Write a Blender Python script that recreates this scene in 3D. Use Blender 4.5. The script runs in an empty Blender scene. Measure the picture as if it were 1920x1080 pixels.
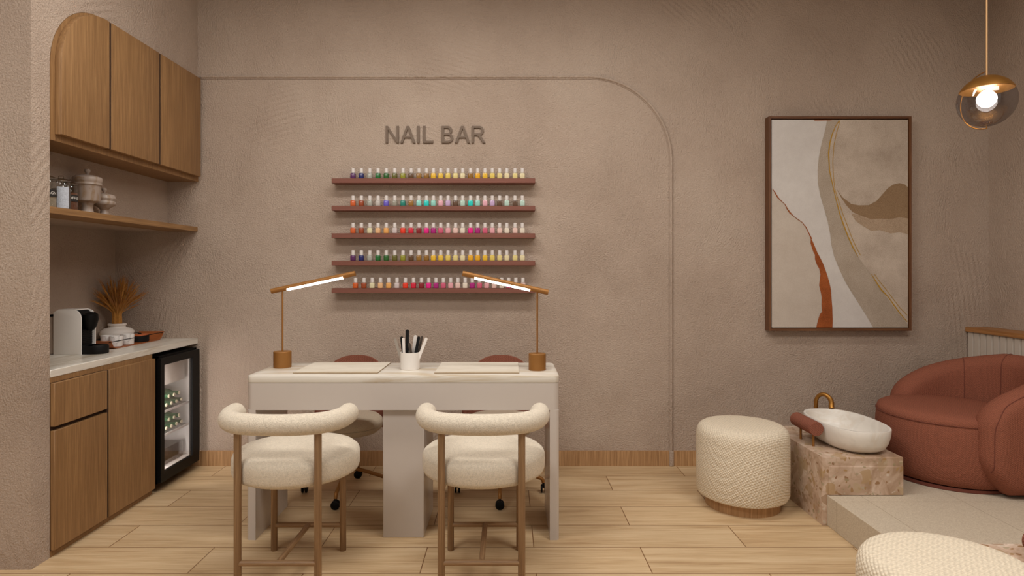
import bpy, bmesh, math, random
from mathutils import Vector, Matrix
from mathutils.geometry import tessellate_polygon
random.seed(7)
PI = math.pi
C = bpy.context.scene.collection

# ------------------------------------------------------------------ materials
def lin(c):
    out = []
    for v in c:
        v /= 255.0
        out.append(v/12.92 if v <= 0.04045 else ((v+0.055)/1.055)**2.4)
    return (*out, 1.0)

def new_mat(name):
    m = bpy.data.materials.new(name); m.use_nodes = True
    nt = m.node_tree
    return m, nt, nt.nodes['Principled BSDF']

def N(nt, t, **kw):
    n = nt.nodes.new(t)
    for k, v in kw.items():
        if k in n.inputs: n.inputs[k].default_value = v
        else: setattr(n, k, v)
    return n

def coords(nt, scale=(1,1,1), rot=(0,0,0), loc=(0,0,0)):
    tc = N(nt, 'ShaderNodeTexCoord'); mp = N(nt, 'ShaderNodeMapping')
    mp.inputs['Scale'].default_value = scale; mp.inputs['Rotation'].default_value = rot; mp.inputs['Location'].default_value = loc
    nt.links.new(tc.outputs['Object'], mp.inputs['Vector'])
    return mp.outputs['Vector']

def noise(nt, vec, scale, detail=4, rough=.55, dist=0):
    n = N(nt, 'ShaderNodeTexNoise'); n.inputs['Scale'].default_value = scale
    n.inputs['Detail'].default_value = detail; n.inputs['Roughness'].default_value = rough; n.inputs['Distortion'].default_value = dist
    nt.links.new(vec, n.inputs['Vector']); return n.outputs['Fac']

def ramp(nt, fac, stops):
    r = N(nt, 'ShaderNodeValToRGB'); e = r.color_ramp.elements
    while len(e) < len(stops): e.new(.5)
    for i, (p, c) in enumerate(stops):
        e[i].position = p; e[i].color = lin(c) if max(c) > 1 or len(c) == 3 else c
    nt.links.new(fac, r.inputs['Fac']); return r.outputs['Color']

def mix(nt, fac, a, b, mode='MIX'):
    m = N(nt, 'ShaderNodeMix'); m.data_type = 'RGBA'; m.blend_type = mode
    if isinstance(fac, (int, float)): m.inputs[0].default_value = fac
    else: nt.links.new(fac, m.inputs[0])
    for i, v in ((6, a), (7, b)):
        if isinstance(v, tuple): m.inputs[i].default_value = v
        else: nt.links.new(v, m.inputs[i])
    return m.outputs[2]

def math_(nt, op, a, b=None):
    m = N(nt, 'ShaderNodeMath'); m.operation = op
    for i, v in ((0, a), (1, b)):
        if v is None: continue
        if isinstance(v, (int, float)): m.inputs[i].default_value = v
        else: nt.links.new(v, m.inputs[i])
    return m.outputs[0]

def bump(nt, b, h, strength=.3, dist=.01):
    n = N(nt, 'ShaderNodeBump'); n.inputs['Strength'].default_value = strength; n.inputs['Distance'].default_value = dist
    nt.links.new(h, n.inputs['Height']); nt.links.new(n.outputs['Normal'], b.inputs['Normal'])

def plain(name, col, rough=.5, metal=0, coat=0, spec=.5, trans=0):
    m, nt, b = new_mat(name)
    b.inputs['Base Color'].default_value = lin(col); b.inputs['Roughness'].default_value = rough
    b.inputs['Metallic'].default_value = metal; b.inputs['Coat Weight'].default_value = coat
    b.inputs['Specular IOR Level'].default_value = spec
    b.inputs['Transmission Weight'].default_value = trans
    return m

def plaster_mat():
    m, nt, b = new_mat('plaster')
    v = coords(nt)
    big = noise(nt, v, 1.3, 4, .6)
    col = ramp(nt, big, [(.32, (184,164,147)), (.5, (193,173,156)), (.68, (199,180,163))])
    nt.links.new(col, b.inputs['Base Color'])
    b.inputs['Roughness'].default_value = .9; b.inputs['Specular IOR Level'].default_value = .2
    # rough grain
    g1 = noise(nt, v, 120, 4, .6, .5)
    # directional trowel strokes: stretched noise on rotated coordinates, turned by a slow noise
    wob = N(nt, 'ShaderNodeTexNoise'); wob.inputs['Scale'].default_value = 1.6; nt.links.new(v, wob.inputs['Vector'])
    add = N(nt, 'ShaderNodeVectorMath'); add.operation = 'MULTIPLY_ADD'
    nt.links.new(wob.outputs['Color'], add.inputs[0]); add.inputs[1].default_value = (.55,.55,.55); nt.links.new(v, add.inputs[2])
    mp = N(nt, 'ShaderNodeMapping'); mp.inputs['Rotation'].default_value = (math.radians(30), math.radians(-38), 0)
    mp.inputs['Scale'].default_value = (110, 110, 16); nt.links.new(add.outputs[0], mp.inputs['Vector'])
    st = N(nt, 'ShaderNodeTexNoise'); st.inputs['Scale'].default_value = 1; st.inputs['Detail'].default_value = 3
    nt.links.new(mp.outputs['Vector'], st.inputs['Vector'])
    msk = ramp(nt, noise(nt, v, 3.2, 2, .5), [(.42, (0,0,0,1)), (.62, (1,1,1,1))])
    strokes = math_(nt, 'MULTIPLY', st.outputs['Fac'], msk)
    # arcs of the trowel
    w = N(nt, 'ShaderNodeTexWave'); w.wave_type = 'RINGS'; w.rings_direction = 'SPHERICAL'
    w.inputs['Scale'].default_value = 9; w.inputs['Distortion'].default_value = 2.5; w.inputs['Detail'].default_value = 3; w.inputs['Detail Scale'].default_value = 2
    vv = coords(nt, loc=(1.0, -4.1, -.6)); nt.links.new(vv, w.inputs['Vector'])
    msk2 = ramp(nt, noise(nt, v, 2.4, 1, .5), [(.58, (0,0,0,1)), (.66, (1,1,1,1))])
    arcs = math_(nt, 'MULTIPLY', w.outputs['Fac'], msk2)
    h = math_(nt, 'ADD', math_(nt, 'MULTIPLY', g1, .9), math_(nt, 'MULTIPLY', strokes, .7))
    h = math_(nt, 'ADD', h, math_(nt, 'MULTIPLY', arcs, .25))
    bump(nt, b, h, 1.0, .012)
    return m

def wood_mat(name, c0, c1, axis='z', rough=.5, fine=1.0, bs=.12):
    m, nt, b = new_mat(name)
    s = {'x': (4, 130, 130), 'y': (130, 4, 130), 'z': (130, 130, 4)}[axis]
    v = coords(nt, scale=tuple(q*fine for q in s))
    g = noise(nt, v, 1.0, 6, .65, .35)
    s2 = {'x': (.8, 9, 9), 'y': (9, .8, 9), 'z': (9, 9, .8)}[axis]
    g2 = noise(nt, coords(nt, scale=s2), 1.0, 3, .5, .6)
    f = math_(nt, 'ADD', math_(nt, 'MULTIPLY', g, .8), math_(nt, 'MULTIPLY', g2, .2))
    col = ramp(nt, f, [(.34, c0), (.5, tuple((a+c)/2 for a, c in zip(c0, c1))), (.64, c1)])
    nt.links.new(col, b.inputs['Base Color']); b.inputs['Roughness'].default_value = rough
    bump(nt, b, g, bs, .004)
    return m

def floor_mat():
    m, nt, b = new_mat('oak_planks')
    v = coords(nt, loc=(-.12, -.134, 0))
    br = N(nt, 'ShaderNodeTexBrick'); br.offset = .5; br.offset_frequency = 2; br.squash = 1
    for k, x in (('Scale', 1), ('Mortar Size', .0022), ('Mortar Smooth', .1), ('Bias', 0), ('Brick Width', 1.0), ('Row Height', .25)): br.inputs[k].default_value = x
    br.inputs['Color1'].default_value = (0,0,0,1); br.inputs['Color2'].default_value = (1,1,1,1); br.inputs['Mortar'].default_value = (.5,.5,.5,1)
    nt.links.new(v, br.inputs['Vector'])
    off = N(nt, 'ShaderNodeVectorMath'); off.operation = 'MULTIPLY_ADD'
    nt.links.new(br.outputs['Color'], off.inputs[0]); off.inputs[1].default_value = (7,5,3); nt.links.new(coords(nt, scale=(3.5, 110, 1)), off.inputs[2])
    g = noise(nt, off.outputs[0], 1.0, 7, .65, .7)
    off2 = N(nt, 'ShaderNodeVectorMath'); off2.operation = 'MULTIPLY_ADD'
    nt.links.new(br.outputs['Color'], off2.inputs[0]); off2.inputs[1].default_value = (5,9,3); nt.links.new(coords(nt, scale=(.9, 9, 1)), off2.inputs[2])
    g2 = noise(nt, off2.outputs[0], 1.0, 3, .5, 1.2)
    f = math_(nt, 'ADD', math_(nt, 'MULTIPLY', g, .55), math_(nt, 'MULTIPLY', g2, .45))
    col = ramp(nt, f, [(.36, (176,144,106)), (.47, (200,171,131)), (.60, (216,190,152))])
    tone = ramp(nt, br.outputs['Color'], [(0, (246,246,246)), (1, (255,255,255))])
    col = mix(nt, 1.0, col, tone, 'MULTIPLY')
    col = mix(nt, br.outputs['Fac'], col, lin((120,82,48)))
    nt.links.new(col, b.inputs['Base Color']); b.inputs['Roughness'].default_value = .45; b.inputs['Specular IOR Level'].default_value = .35
    bump(nt, b, g, .12, .003)
    return m

def marble_mat(name, base, vein, scale=(1.2, 9, 9), rough=.3, amt=(.5, .66)):
    m, nt, b = new_mat(name)
    v = coords(nt, scale=scale)
    g = noise(nt, v, 1.0, 6, .6, 1.2)
    g2 = noise(nt, coords(nt), 3.0, 3, .5)
    col = ramp(nt, g, [(amt[0]-.06, base), (amt[0], tuple(x*.97 for x in base)), (amt[1], vein), (amt[1]+.05, base)])
    col = mix(nt, math_(nt, 'MULTIPLY', g2, .35), col, lin(base))
    nt.links.new(col, b.inputs['Base Color']); b.inputs['Roughness'].default_value = rough; b.inputs['Specular IOR Level'].default_value = .45
    return m

def breccia_mat():
    m, nt, b = new_mat('breccia_stone')
    v = coords(nt)
    base = ramp(nt, noise(nt, v, 6, 6, .6, 1.0), [(.34, (164,134,108)), (.5, (198,172,150)), (.64, (218,200,182))])
    wn = N(nt, 'ShaderNodeTexNoise'); wn.inputs['Scale'].default_value = 14; nt.links.new(v, wn.inputs['Vector'])
    ad = N(nt, 'ShaderNodeVectorMath'); ad.operation = 'MULTIPLY_ADD'; nt.links.new(wn.outputs['Color'], ad.inputs[0])
    ad.inputs[1].default_value = (.06,.06,.06); nt.links.new(v, ad.inputs[2])
    vo = N(nt, 'ShaderNodeTexVoronoi'); vo.inputs['Scale'].default_value = 48; nt.links.new(ad.outputs[0], vo.inputs['Vector'])
    sep = N(nt, 'ShaderNodeSeparateColor'); nt.links.new(vo.outputs['Color'], sep.inputs[0])
    pick = math_(nt, 'GREATER_THAN', sep.outputs[0], .60)
    near = math_(nt, 'LESS_THAN', vo.outputs['Distance'], .42)
    f = math_(nt, 'MULTIPLY', math_(nt, 'MULTIPLY', pick, near), .9)
    chips = ramp(nt, sep.outputs[1], [(.1, (140,100,66)), (.4, (172,138,88)), (.6, (214,200,184)), (.9, (156,140,106))])
    col = mix(nt, f, base, chips)
    vo2 = N(nt, 'ShaderNodeTexVoronoi'); vo2.inputs['Scale'].default_value = 9; vo2.feature = 'DISTANCE_TO_EDGE'; nt.links.new(ad.outputs[0], vo2.inputs['Vector'])
    edge = ramp(nt, vo2.outputs['Distance'], [(0, (1,1,1,1)), (.05, (0,0,0,1))])
    col = mix(nt, math_(nt, 'MULTIPLY', edge, .35), col, lin((160,130,98)))
    vo3 = N(nt, 'ShaderNodeTexVoronoi'); vo3.inputs['Scale'].default_value = 17; nt.links.new(ad.outputs[0], vo3.inputs['Vector'])
    sp3 = N(nt, 'ShaderNodeSeparateColor'); nt.links.new(vo3.outputs['Color'], sp3.inputs[0])
    f3 = math_(nt, 'MULTIPLY', math_(nt, 'MULTIPLY', math_(nt, 'GREATER_THAN', sp3.outputs[2], .62), math_(nt, 'LESS_THAN', vo3.outputs['Distance'], .55)), .72)
    col = mix(nt, f3, col, ramp(nt, sp3.outputs[0], [(.1, (172,138,92)), (.5, (186,164,132)), (.9, (158,126,96))]))
    nt.links.new(col, b.inputs['Base Color']); b.inputs['Roughness'].default_value = .4
    return m

def tile_mat():
    m, nt, b = new_mat('stone_tile')
    v = coords(nt)
    tc = N(nt, 'ShaderNodeTexCoord'); sp = N(nt, 'ShaderNodeSeparateXYZ'); nt.links.new(tc.outputs['Object'], sp.inputs[0])
    col = ramp(nt, noise(nt, v, 160, 3, .7), [(.35, (186,171,150)), (.65, (208,196,175))])
    def seam(o, pos, per):
        a = math_(nt, 'SUBTRACT', sp.outputs[o], pos - per/2)
        a = math_(nt, 'MODULO', math_(nt, 'ADD', a, per*20), per)
        return math_(nt, 'LESS_THAN', math_(nt, 'ABSOLUTE', math_(nt, 'SUBTRACT', a, per/2)), .0014)
    s = math_(nt, 'MAXIMUM', seam(0, 1.795, .466), seam(1, 3.044, .932))
    col = mix(nt, math_(nt, 'MULTIPLY', s, .6), col, lin((120,96,72)))
    nt.links.new(col, b.inputs['Base Color']); b.inputs['Roughness'].default_value = .6
    return m

def boucle_mat(name, c, scale=150, strength=.6, dist=.004):
    m, nt, b = new_mat(name)
    v = coords(nt)
    g = noise(nt, v, scale, 3, .6, 1.5)
    col = ramp(nt, g, [(.35, tuple(x*.90 for x in c)), (.6, c)])
    nt.links.new(col, b.inputs['Base Color']); b.inputs['Roughness'].default_value = .95; b.inputs['Specular IOR Level'].default_value = .1
    b.inputs['Sheen Weight'].default_value = .15
    bump(nt, b, g, strength, dist)
    return m

def knit_mat(name, c, scale=92, strength=.9, dist=.0065, rnd=.25, rot=(.6,.3,.78), dark=.88):
    m, nt, b = new_mat(name)
    v = coords(nt, rot=rot)
    vo = N(nt, 'ShaderNodeTexVoronoi'); vo.feature = 'SMOOTH_F1'; vo.inputs['Scale'].default_value = scale; vo.inputs['Randomness'].default_value = rnd
    vo.inputs['Smoothness'].default_value = .3
    nt.links.new(v, vo.inputs['Vector'])
    inv = math_(nt, 'SUBTRACT', 1.0, vo.outputs['Distance'])
    col = ramp(nt, vo.outputs['Distance'], [(.2, c), (.75, tuple(x*dark for x in c))])
    nt.links.new(col, b.inputs['Base Color']); b.inputs['Roughness'].default_value = .95; b.inputs['Specular IOR Level'].default_value = .1
    bump(nt, b, inv, strength, dist)
    return m

def glass_mat(name, tint, refl=.06, alpha_col=None):
    m = bpy.data.materials.new(name); m.use_nodes = True; nt = m.node_tree; nt.nodes.clear()
    out = N(nt, 'ShaderNodeOutputMaterial'); tr = N(nt, 'ShaderNodeBsdfTransparent'); gl = N(nt, 'ShaderNodeBsdfGlossy')
    tr.inputs['Color'].default_value = lin(tint); gl.inputs['Roughness'].default_value = .02
    lw = N(nt, 'ShaderNodeLayerWeight'); lw.inputs['Blend'].default_value = .25
    f = math_(nt, 'ADD', math_(nt, 'MULTIPLY', lw.outputs['Facing'], .35), refl)
    mx = N(nt, 'ShaderNodeMixShader'); nt.links.new(f, mx.inputs[0]); nt.links.new(tr.outputs[0], mx.inputs[1]); nt.links.new(gl.outputs[0], mx.inputs[2])
    nt.links.new(mx.outputs[0], out.inputs[0]); return m

def emit_mat(name, col, s):
    m, nt, b = new_mat(name)
    b.inputs['Base Color'].default_value = lin(col); b.inputs['Emission Color'].default_value = lin(col); b.inputs['Emission Strength'].default_value = s
    return m

M = {}
M['plaster'] = plaster_mat()
M['ceiling'] = plain('ceiling_paint', (170,152,136), .9)
M['floor'] = floor_mat()
OA, OB = (124,90,55), (161,123,80)
M['oak_z'] = wood_mat('oak_vertical', OA, OB, 'z')
M['oak_x'] = wood_mat('oak_along_x', OA, OB, 'x')
M['oak_y'] = wood_mat('oak_along_y', OA, OB, 'y')
M['base_oak'] = wood_mat('oak_base', (146,108,70), (196,156,112), 'z')
M['leg_z'] = wood_mat('leg_wood', (120,90,61), (162,130,94), 'z', .5)
M['leg_x'] = wood_mat('leg_wood_x', (120,90,61), (162,130,94), 'x', .5)
M['leg_y'] = wood_mat('leg_wood_y', (120,90,61), (162,130,94), 'y', .5)
M['walnut_z'] = wood_mat('walnut_z', (78,46,24), (124,82,50), 'z')
M['walnut_x'] = wood_mat('walnut_x', (78,46,24), (124,82,50), 'x')
M['ledge_wood'] = wood_mat('ledge_wood', (140,92,48), (180,128,76), 'y')
M['gap_shade'] = plain('painted_gap_shade', (52,30,14), .8)  # dark brown standing in for shade between the cabinet fronts
M['marble'] = marble_mat('marble_top', (220,213,201), (186,166,134), (1.3, 11, 11))
M['pad_top'] = marble_mat('pad_marble', (228,220,204), (206,190,162), (1.6, 6, 6), .4)
M['pad_edge'] = plain('pad_edge', (150,126,92), .6)
M['marble_y'] = marble_mat('marble_counter', (226,220,208), (180,164,138), (9, 1.3, 11))
M['desk_white'] = plain('desk_white', (198,189,181), .28, coat=.3)
M['boucle'] = boucle_mat('cream_boucle', (224,212,192), 130)
M['office_seat'] = boucle_mat('office_seat_fabric', (214,198,174), 220, .35)
M['knit'] = knit_mat('cream_knit', (236,222,198))
M['pink_knit'] = knit_mat('terracotta_weave', (150,94,76), 140, .8, .004, .15, (.5,.5,.78), .84)
M['terracotta'] = knit_mat('terracotta_upholstery', (150,92,72), 135, .8, .004, .3, (.5,.5,.78), .86)
M['seam'] = plain('terracotta_seam', (108,56,42), .9)
M['shelf'] = wood_mat('rose_shelf', (116,68,53), (130,80,65), 'x', .6, 1, .05)
M['brass'] = plain('brushed_brass', (166,118,56), .42, .85)
M['lamp_brass'] = plain('lamp_brass', (152,104,50), .5, .45)
M['cord'] = plain('brass_cord', (190,150,104), .5, .4)
M['black'] = plain('black_plastic', (7,7,7), .5, spec=.2)
M['black_matte'] = plain('black_matte', (14,13,13), .6, spec=.25)
M['white_gloss'] = plain('white_ceramic', (238,234,228), .25, coat=.3)
M['white_matte'] = plain('white_matte', (232,226,218), .6)
M['cap'] = plain('bottle_cap_white', (212,204,198), .5)
M['liner'] = plain('fridge_liner', (226,222,218), .5)
M['letter'] = plain('sign_letter_bronze', (112,94,78), .6)
M['breccia'] = breccia_mat()
M['tile'] = tile_mat()
M['glass'] = glass_mat('clear_glass', (246,248,248), .04)
M['lid_glass'] = glass_mat('lid_glass', (232,230,226), .22)
M['fridge_glass'] = glass_mat('fridge_glass', (246,244,244), .02)
M['smoke'] = glass_mat('smoked_glass', (208,205,207), .05)
M['light_strip'] = emit_mat('light_strip', (255,250,242), 5)
M['bulb'] = emit_mat('bulb', (255,246,238), 14)
M['added_fridge_glow'] = emit_mat('added_fridge_glow', (255,250,244), 26)  # for the added strip that brightens the fridge inside
M['socket'] = plain('socket', (150,110,110), .4)
M['tank'] = plain('smoky_tank', (176,160,146), .3)
M['canister'] = marble_mat('brown_marble', (164,148,136), (140,112,80), (14, 14, 8), .45, (.5, .6))
M['beans'] = boucle_mat('dark_contents', (62,50,50), 260, .9)
M['coffee'] = boucle_mat('coffee_contents', (128,78,52), 260, .9)
M['pasta'] = boucle_mat('pale_contents', (180,164,140), 200, .9)
M['paper'] = boucle_mat('silver_packet', (196,202,212), 90, .5)
M['black_label'] = plain('black_label', (34,30,26), .7)
M['chalk'] = plain('chalk_white', (235,230,222), .8)
M['wheat'] = boucle_mat('wheat', (204,146,72), 90, .3)
M['wheat_dark'] = boucle_mat('wheat_ears', (176,116,50), 90, .3)
M['leather'] = plain('tan_leather', (158,88,44), .5)
M['orange_lid'] = plain('orange_lid', (190,98,52), .5)
M['panel'] = plain('fluted_panel_paint', (198,186,172), .6)
M['cup_marble'] = marble_mat('cup_marble', (232,228,224), (180,176,172), (20, 20, 20), .3, (.52, .58))
M['bowl'] = marble_mat('bowl_marble', (230,225,216), (220,211,198), (5, 5, 7), .35, (.52, .6))
M['bench_wood'] = wood_mat('bench_wood', (100,66,40), (136,98,64), 'x')
M['green'] = plain('green_glass', (40,92,60), .2, coat=.5)
M['cream_cap'] = plain('cream_bottle_cap', (214,204,176), .4)
M['tray_acrylic'] = glass_mat('clear_acrylic', (222,222,222), .06)
M['file_grey'] = plain('file_grey', (150,140,128), .7)
M['file_white'] = plain('file_white', (226,218,210), .6)
M['file_dark'] = plain('file_dark_brown', (66,54,44), .7)

# ------------------------------------------------------------------ geometry helpers
class MB:
    def __init__(s): s.b = bmesh.new(); s.mi = 0
    def _merge(s, t):
        me = bpy.data.meshes.new('tmp')
        for f in t.faces: f.material_index = s.mi
        t.to_mesh(me); t.free(); s.b.from_mesh(me); bpy.data.meshes.remove(me)
    def box(s, x0, x1, y0, y1, z0, z1, bev=0, seg=3):
        t = bmesh.new(); bmesh.ops.create_cube(t, size=1)
        for v in t.verts: v.co = Vector(((x0+x1)/2+v.co.x*(x1-x0), (y0+y1)/2+v.co.y*(y1-y0), (z0+z1)/2+v.co.z*(z1-z0)))
        if bev: bmesh.ops.bevel(t, geom=t.edges[:], offset=bev, segments=seg, profile=.5, affect='EDGES')
        s._merge(t); return s
    def prism(s, poly, d0, d1, axis='y', bev=0):
        """poly of 2D points; axis y: (x,z) pts, x: (y,z) pts, z: (x,y) pts"""
        t = bmesh.new()
        mk = {'y': lambda p, d: (p[0], d, p[1]), 'x': lambda p, d: (d, p[0], p[1]), 'z': lambda p, d: (p[0], p[1], d)}[axis]
        a = [t.verts.new(mk(p, d0)) for p in poly]; b = [t.verts.new(mk(p, d1)) for p in poly]
        fa = t.faces.new(a); fb = t.faces.new(b[::-1]); n = len(poly)
        for i in range(n): t.faces.new((a[i], b[i], b[(i+1) % n], a[(i+1) % n]))
        bmesh.ops.recalc_face_normals(t, faces=t.faces[:])
        if bev:
            es = list(fa.edges)+list(fb.edges)
            bmesh.ops.bevel(t, geom=es, offset=bev, segments=2, profile=.5, affect='EDGES')
        ng = [f for f in t.faces if len(f.verts) > 4]
        bmesh.ops.triangulate(t, faces=ng)
        s._merge(t); return s
    def lathe(s, prof, c=(0,0,0), seg=48, ex=1, ey=1, axis='z', n=2.0):
        """prof: (r, z) pairs; n>2 squares the section off"""
        t = bmesh.new(); rings = []
        for r, z in prof:
            if r < 1e-5: rings.append([t.verts.new((0, 0, z))]); continue
            ring = []
            for i in range(seg):
                a = 2*PI*i/seg; ca, sa = math.cos(a), math.sin(a)
                if n != 2.0: ca = math.copysign(abs(ca)**(2/n), ca); sa = math.copysign(abs(sa)**(2/n), sa)
                ring.append(t.verts.new((r*ex*ca, r*ey*sa, z)))
            rings.append(ring)
        for A, B in zip(rings, rings[1:]):
            if len(A) == 1 and len(B) == 1: continue
            for i in range(seg):
                j = (i+1) % seg
                if len(A) == 1: t.faces.new((A[0], B[i], B[j]))
                elif len(B) == 1: t.faces.new((A[i], A[j], B[0]))
                else: t.faces.new((A[i], A[j], B[j], B[i]))
        for R_ in (rings[0], rings[-1]):
            if len(R_) > 1: t.faces.new(R_)
        bmesh.ops.recalc_face_normals(t, faces=t.faces[:])
        if axis == 'x':
            for v in t.verts: v.co = Vector((v.co.z, v.co.x, v.co.y))
        if axis == 'y':
            for v in t.verts: v.co = Vector((v.co.x, v.co.z, v.co.y))
        for v in t.verts: v.co += Vector(c)
        bmesh.ops.recalc_face_normals(t, faces=t.faces[:])
        s._merge(t); return s
    def tube(s, pts, r, seg=12, cap='flat', flat=1.0):
        """r number or list; cap flat/round"""
        pts = [Vector(p) for p in pts]; n = len(pts)
        rs = list(r) if isinstance(r, (list, tuple)) else [r]*n
        if cap == 'round':
            d0 = (pts[0]-pts[1]).normalized(); d1 = (pts[-1]-pts[-2]).normalized()
            pre = [(pts[0]+d0*rs[0]*math.sin(a), rs[0]*math.cos(a)) for a in (PI*.49, PI*.4, PI*.3, PI*.2, PI*.1)]
            post = [(pts[-1]+d1*rs[-1]*math.sin(a), rs[-1]*math.cos(a)) for a in (PI*.1, PI*.2, PI*.3, PI*.4, PI*.49)]
            pts = [p for p, _ in pre]+pts+[p for p, _ in post]; rs = [q for _, q in pre]+rs+[q for _, q in post]
            n = len(pts)
        t = bmesh.new(); rings = []; up = None
        for i in range(n):
            a = pts[max(i-1, 0)]; b = pts[min(i+1, n-1)]; tg = (b-a).normalized()
            if up is None: up = Vector((0,0,1)) if abs(tg.z) < .9 else Vector((0,1,0))
            x = tg.cross(up)
            if x.length < 1e-4: x = tg.cross(Vector((1,0,0)))
            x.normalize(); y = x.cross(tg).normalized(); up = y
            rings.append([t.verts.new(pts[i]+x*rs[i]*math.cos(2*PI*k/seg)+y*rs[i]*flat*math.sin(2*PI*k/seg)) for k in range(seg)])
        for A, B in zip(rings, rings[1:]):
            for k in range(seg): t.faces.new((A[k], A[(k+1) % seg], B[(k+1) % seg], B[k]))
        t.faces.new(rings[0][::-1]); t.faces.new(rings[-1])
        bmesh.ops.recalc_face_normals(t, faces=t.faces[:])
        s._merge(t); return s
    def poly2d(s, pts, mk):
        tri = tessellate_polygon([[Vector((p[0], p[1], 0)) for p in pts]])
        t = bmesh.new(); vs = [t.verts.new(mk(p)) for p in pts]
        for a in tri: t.faces.new([vs[i] for i in a])
        s._merge(t); return s
    def build(s, name, mats, parent=None, loc=None, smooth=40):
        me = bpy.data.meshes.new(name); s.b.to_mesh(me); s.b.free()
        for m in (mats if isinstance(mats, (list, tuple)) else [mats]): me.materials.append(M[m] if isinstance(m, str) else m)
        if smooth:
            me.polygons.foreach_set('use_smooth', [True]*len(me.polygons)); me.set_sharp_from_angle(angle=math.radians(smooth))
        o = bpy.data.objects.new(name, me); C.objects.link(o)
        if parent: o.parent = parent
        if loc: o.location = loc
        return o

def tag(o, label=None, cat=None, group=None, kind=None):
    if label: o['label'] = label
    if cat: o['category'] = cat
    if group: o['group'] = group
    if kind: o['kind'] = kind
    return o
def thing(name, label, cat, loc=(0,0,0), group=None, rz=0):
    o = bpy.data.objects.new(name, None); C.objects.link(o); o.location = loc; o.rotation_euler = (0,0,rz); o.empty_display_size = .05
    return tag(o, label, cat, group)
def struct(o): o['kind'] = 'structure'; return o
def dup(root, loc, label, group=None, rz=None):
    def cp(o, par):
        c = o.copy(); C.objects.link(c); c.parent = par
        for ch in list(o.children): cp(ch, c)
        return c
    r = root.copy(); C.objects.link(r); kids = list(root.children)
    r.location = loc; r['label'] = label
    if rz is not None: r.rotation_euler = (0,0,rz)
    if group: r['group'] = group
    for k in kids: cp(k, r)
    return r
def arc(cx, cy, r, a0, a1, n=24, ry=None):
    return [(cx+r*math.cos(a0+(a1-a0)*i/n), cy+(ry or r)*math.sin(a0+(a1-a0)*i/n)) for i in range(n+1)]

# ------------------------------------------------------------------ the room
XL, XR, YB, ZC = -2.076, 3.21, 4.10, 3.30
struct(MB().box(-3.7, 3.4, -2.2, 4.25, -.1, 0).build('floor', 'floor', smooth=0))
struct(MB().box(-3.7, 3.4, -2.2, 4.25, ZC, ZC+.1).build('ceiling', 'ceiling', smooth=0))
struct(MB().box(-2.85, 3.4, YB, YB+.15, 0, ZC).build('wall_back', 'plaster', smooth=0))
struct(MB().box(XR, XR+.15, -2.2, YB, 0, ZC).build('wall_right', 'plaster', smooth=0))
struct(MB().box(-3.75, -3.6, -2.2, 2.667, 0, ZC).build('wall_left_far', 'plaster', smooth=0))
struct(MB().box(-3.6, -2.70, 2.667, 2.776, 0, ZC).build('wall_left_front', 'plaster', smooth=0))
R0 = .35
outline = [(2.667, 0), (2.776, 0)] + arc(2.776+R0, 2.588-R0, R0, PI, PI/2, 28) + [(YB, 2.588), (YB, ZC), (2.667, ZC)]
w = MB(); w.prism(outline, -2.85, XL, 'x')
w.box(-2.85, -2.628, 2.776, YB, 0, 2.59)          # back of the deep lower recess
w.box(-2.63, -2.278, 2.776, YB, 1.562, 2.60)      # shallower upper recess
struct(w.build('wall_left', 'plaster', smooth=30))

# baseboard
w = MB(); x = -2.07
w.box(-2.60, XR, YB-.012, YB, 0, .10)
for i in range(21): w.box(-2.60+i*.277+.0015, -2.60+(i+1)*.277-.0015, YB-.014, YB-.011, .0, .0995)
struct(w.build('baseboard_back', 'base_oak', smooth=0))

# arch molding on the back wall (half-round bead between two fillets)
path = [(-2.10, 2.596), (.531, 2.596)] + arc(.531, 2.04, .556, PI/2, 0, 40)[1:] + [(1.087, .0)]
def sweep_profile(mb, path, prof):
    t = bmesh.new(); rows = []
    n = len(path)
    for i, p in enumerate(path):
        a = path[max(i-1, 0)]; b = path[min(i+1, n-1)]
        tx, tz = b[0]-a[0], b[1]-a[1]; l = math.hypot(tx, tz); nx, nz = -tz/l, tx/l
        rows.append([t.verts.new((p[0]+nx*u, YB-d, p[1]+nz*u)) for u, d in prof])
    for A, B in zip(rows, rows[1:]):
        for k in range(len(prof)-1): t.faces.new((A[k], A[k+1], B[k+1], B[k]))
    bmesh.ops.recalc_face_normals(t, faces=t.faces[:]); mb._merge(t)
prof = [(-.014, -.002), (-.014, .005), (-.010, .005)] + [(.0095*math.cos(a), .006+.011*math.sin(a)) for a in [PI-PI*k/8 for k in range(9)]] + [(.010, .005), (.014, .005), (.014, -.002)]
w = MB(); sweep_profile(w, path, prof); 
# clear the baseboard
struct(w.build('trim_1', 'plaster', smooth=50)).location = (0, -.012, 0)
bpy.data.objects['trim_1'].location = (0, -.0, 0)
for v in bpy.data.objects['trim_1'].data.vertices:
    if v.co.z < .01: v.co.y -= 0
struct(MB().box(1.073, 1.101, YB-.024, YB-.012, 0, .101, .003).build('trim_2', 'plaster'))

# ------------------------------------------------------------------ platform, ledge
struct(MB().box(1.63, XR, -2.0, YB, 0, .154, .002, 1).build('floor_platform', 'tile', smooth=0))
led = thing('fluted_ledge', 'half-height white fluted ledge with a wooden cap along the wall behind the armchair', 'ledge', (3.14, 2.998, .154))
w = MB(); w.box(-.062, .069, -1.1, 1.1, 0, .742)
for i in range(41):
    y = 1.095-.0535*i
    pts = [(-.062, y), (-.074, y-.004), (-.074, y-.041), (-.062, y-.045)]
    w.prism(pts, 0, .742, 'z')
w.build('fluted_panel', 'panel', led, smooth=0)
MB().box(-.088, .069, -1.1, 1.1, .742, .772, .002, 1).build('wooden_cap', 'ledge_wood', led)

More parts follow.
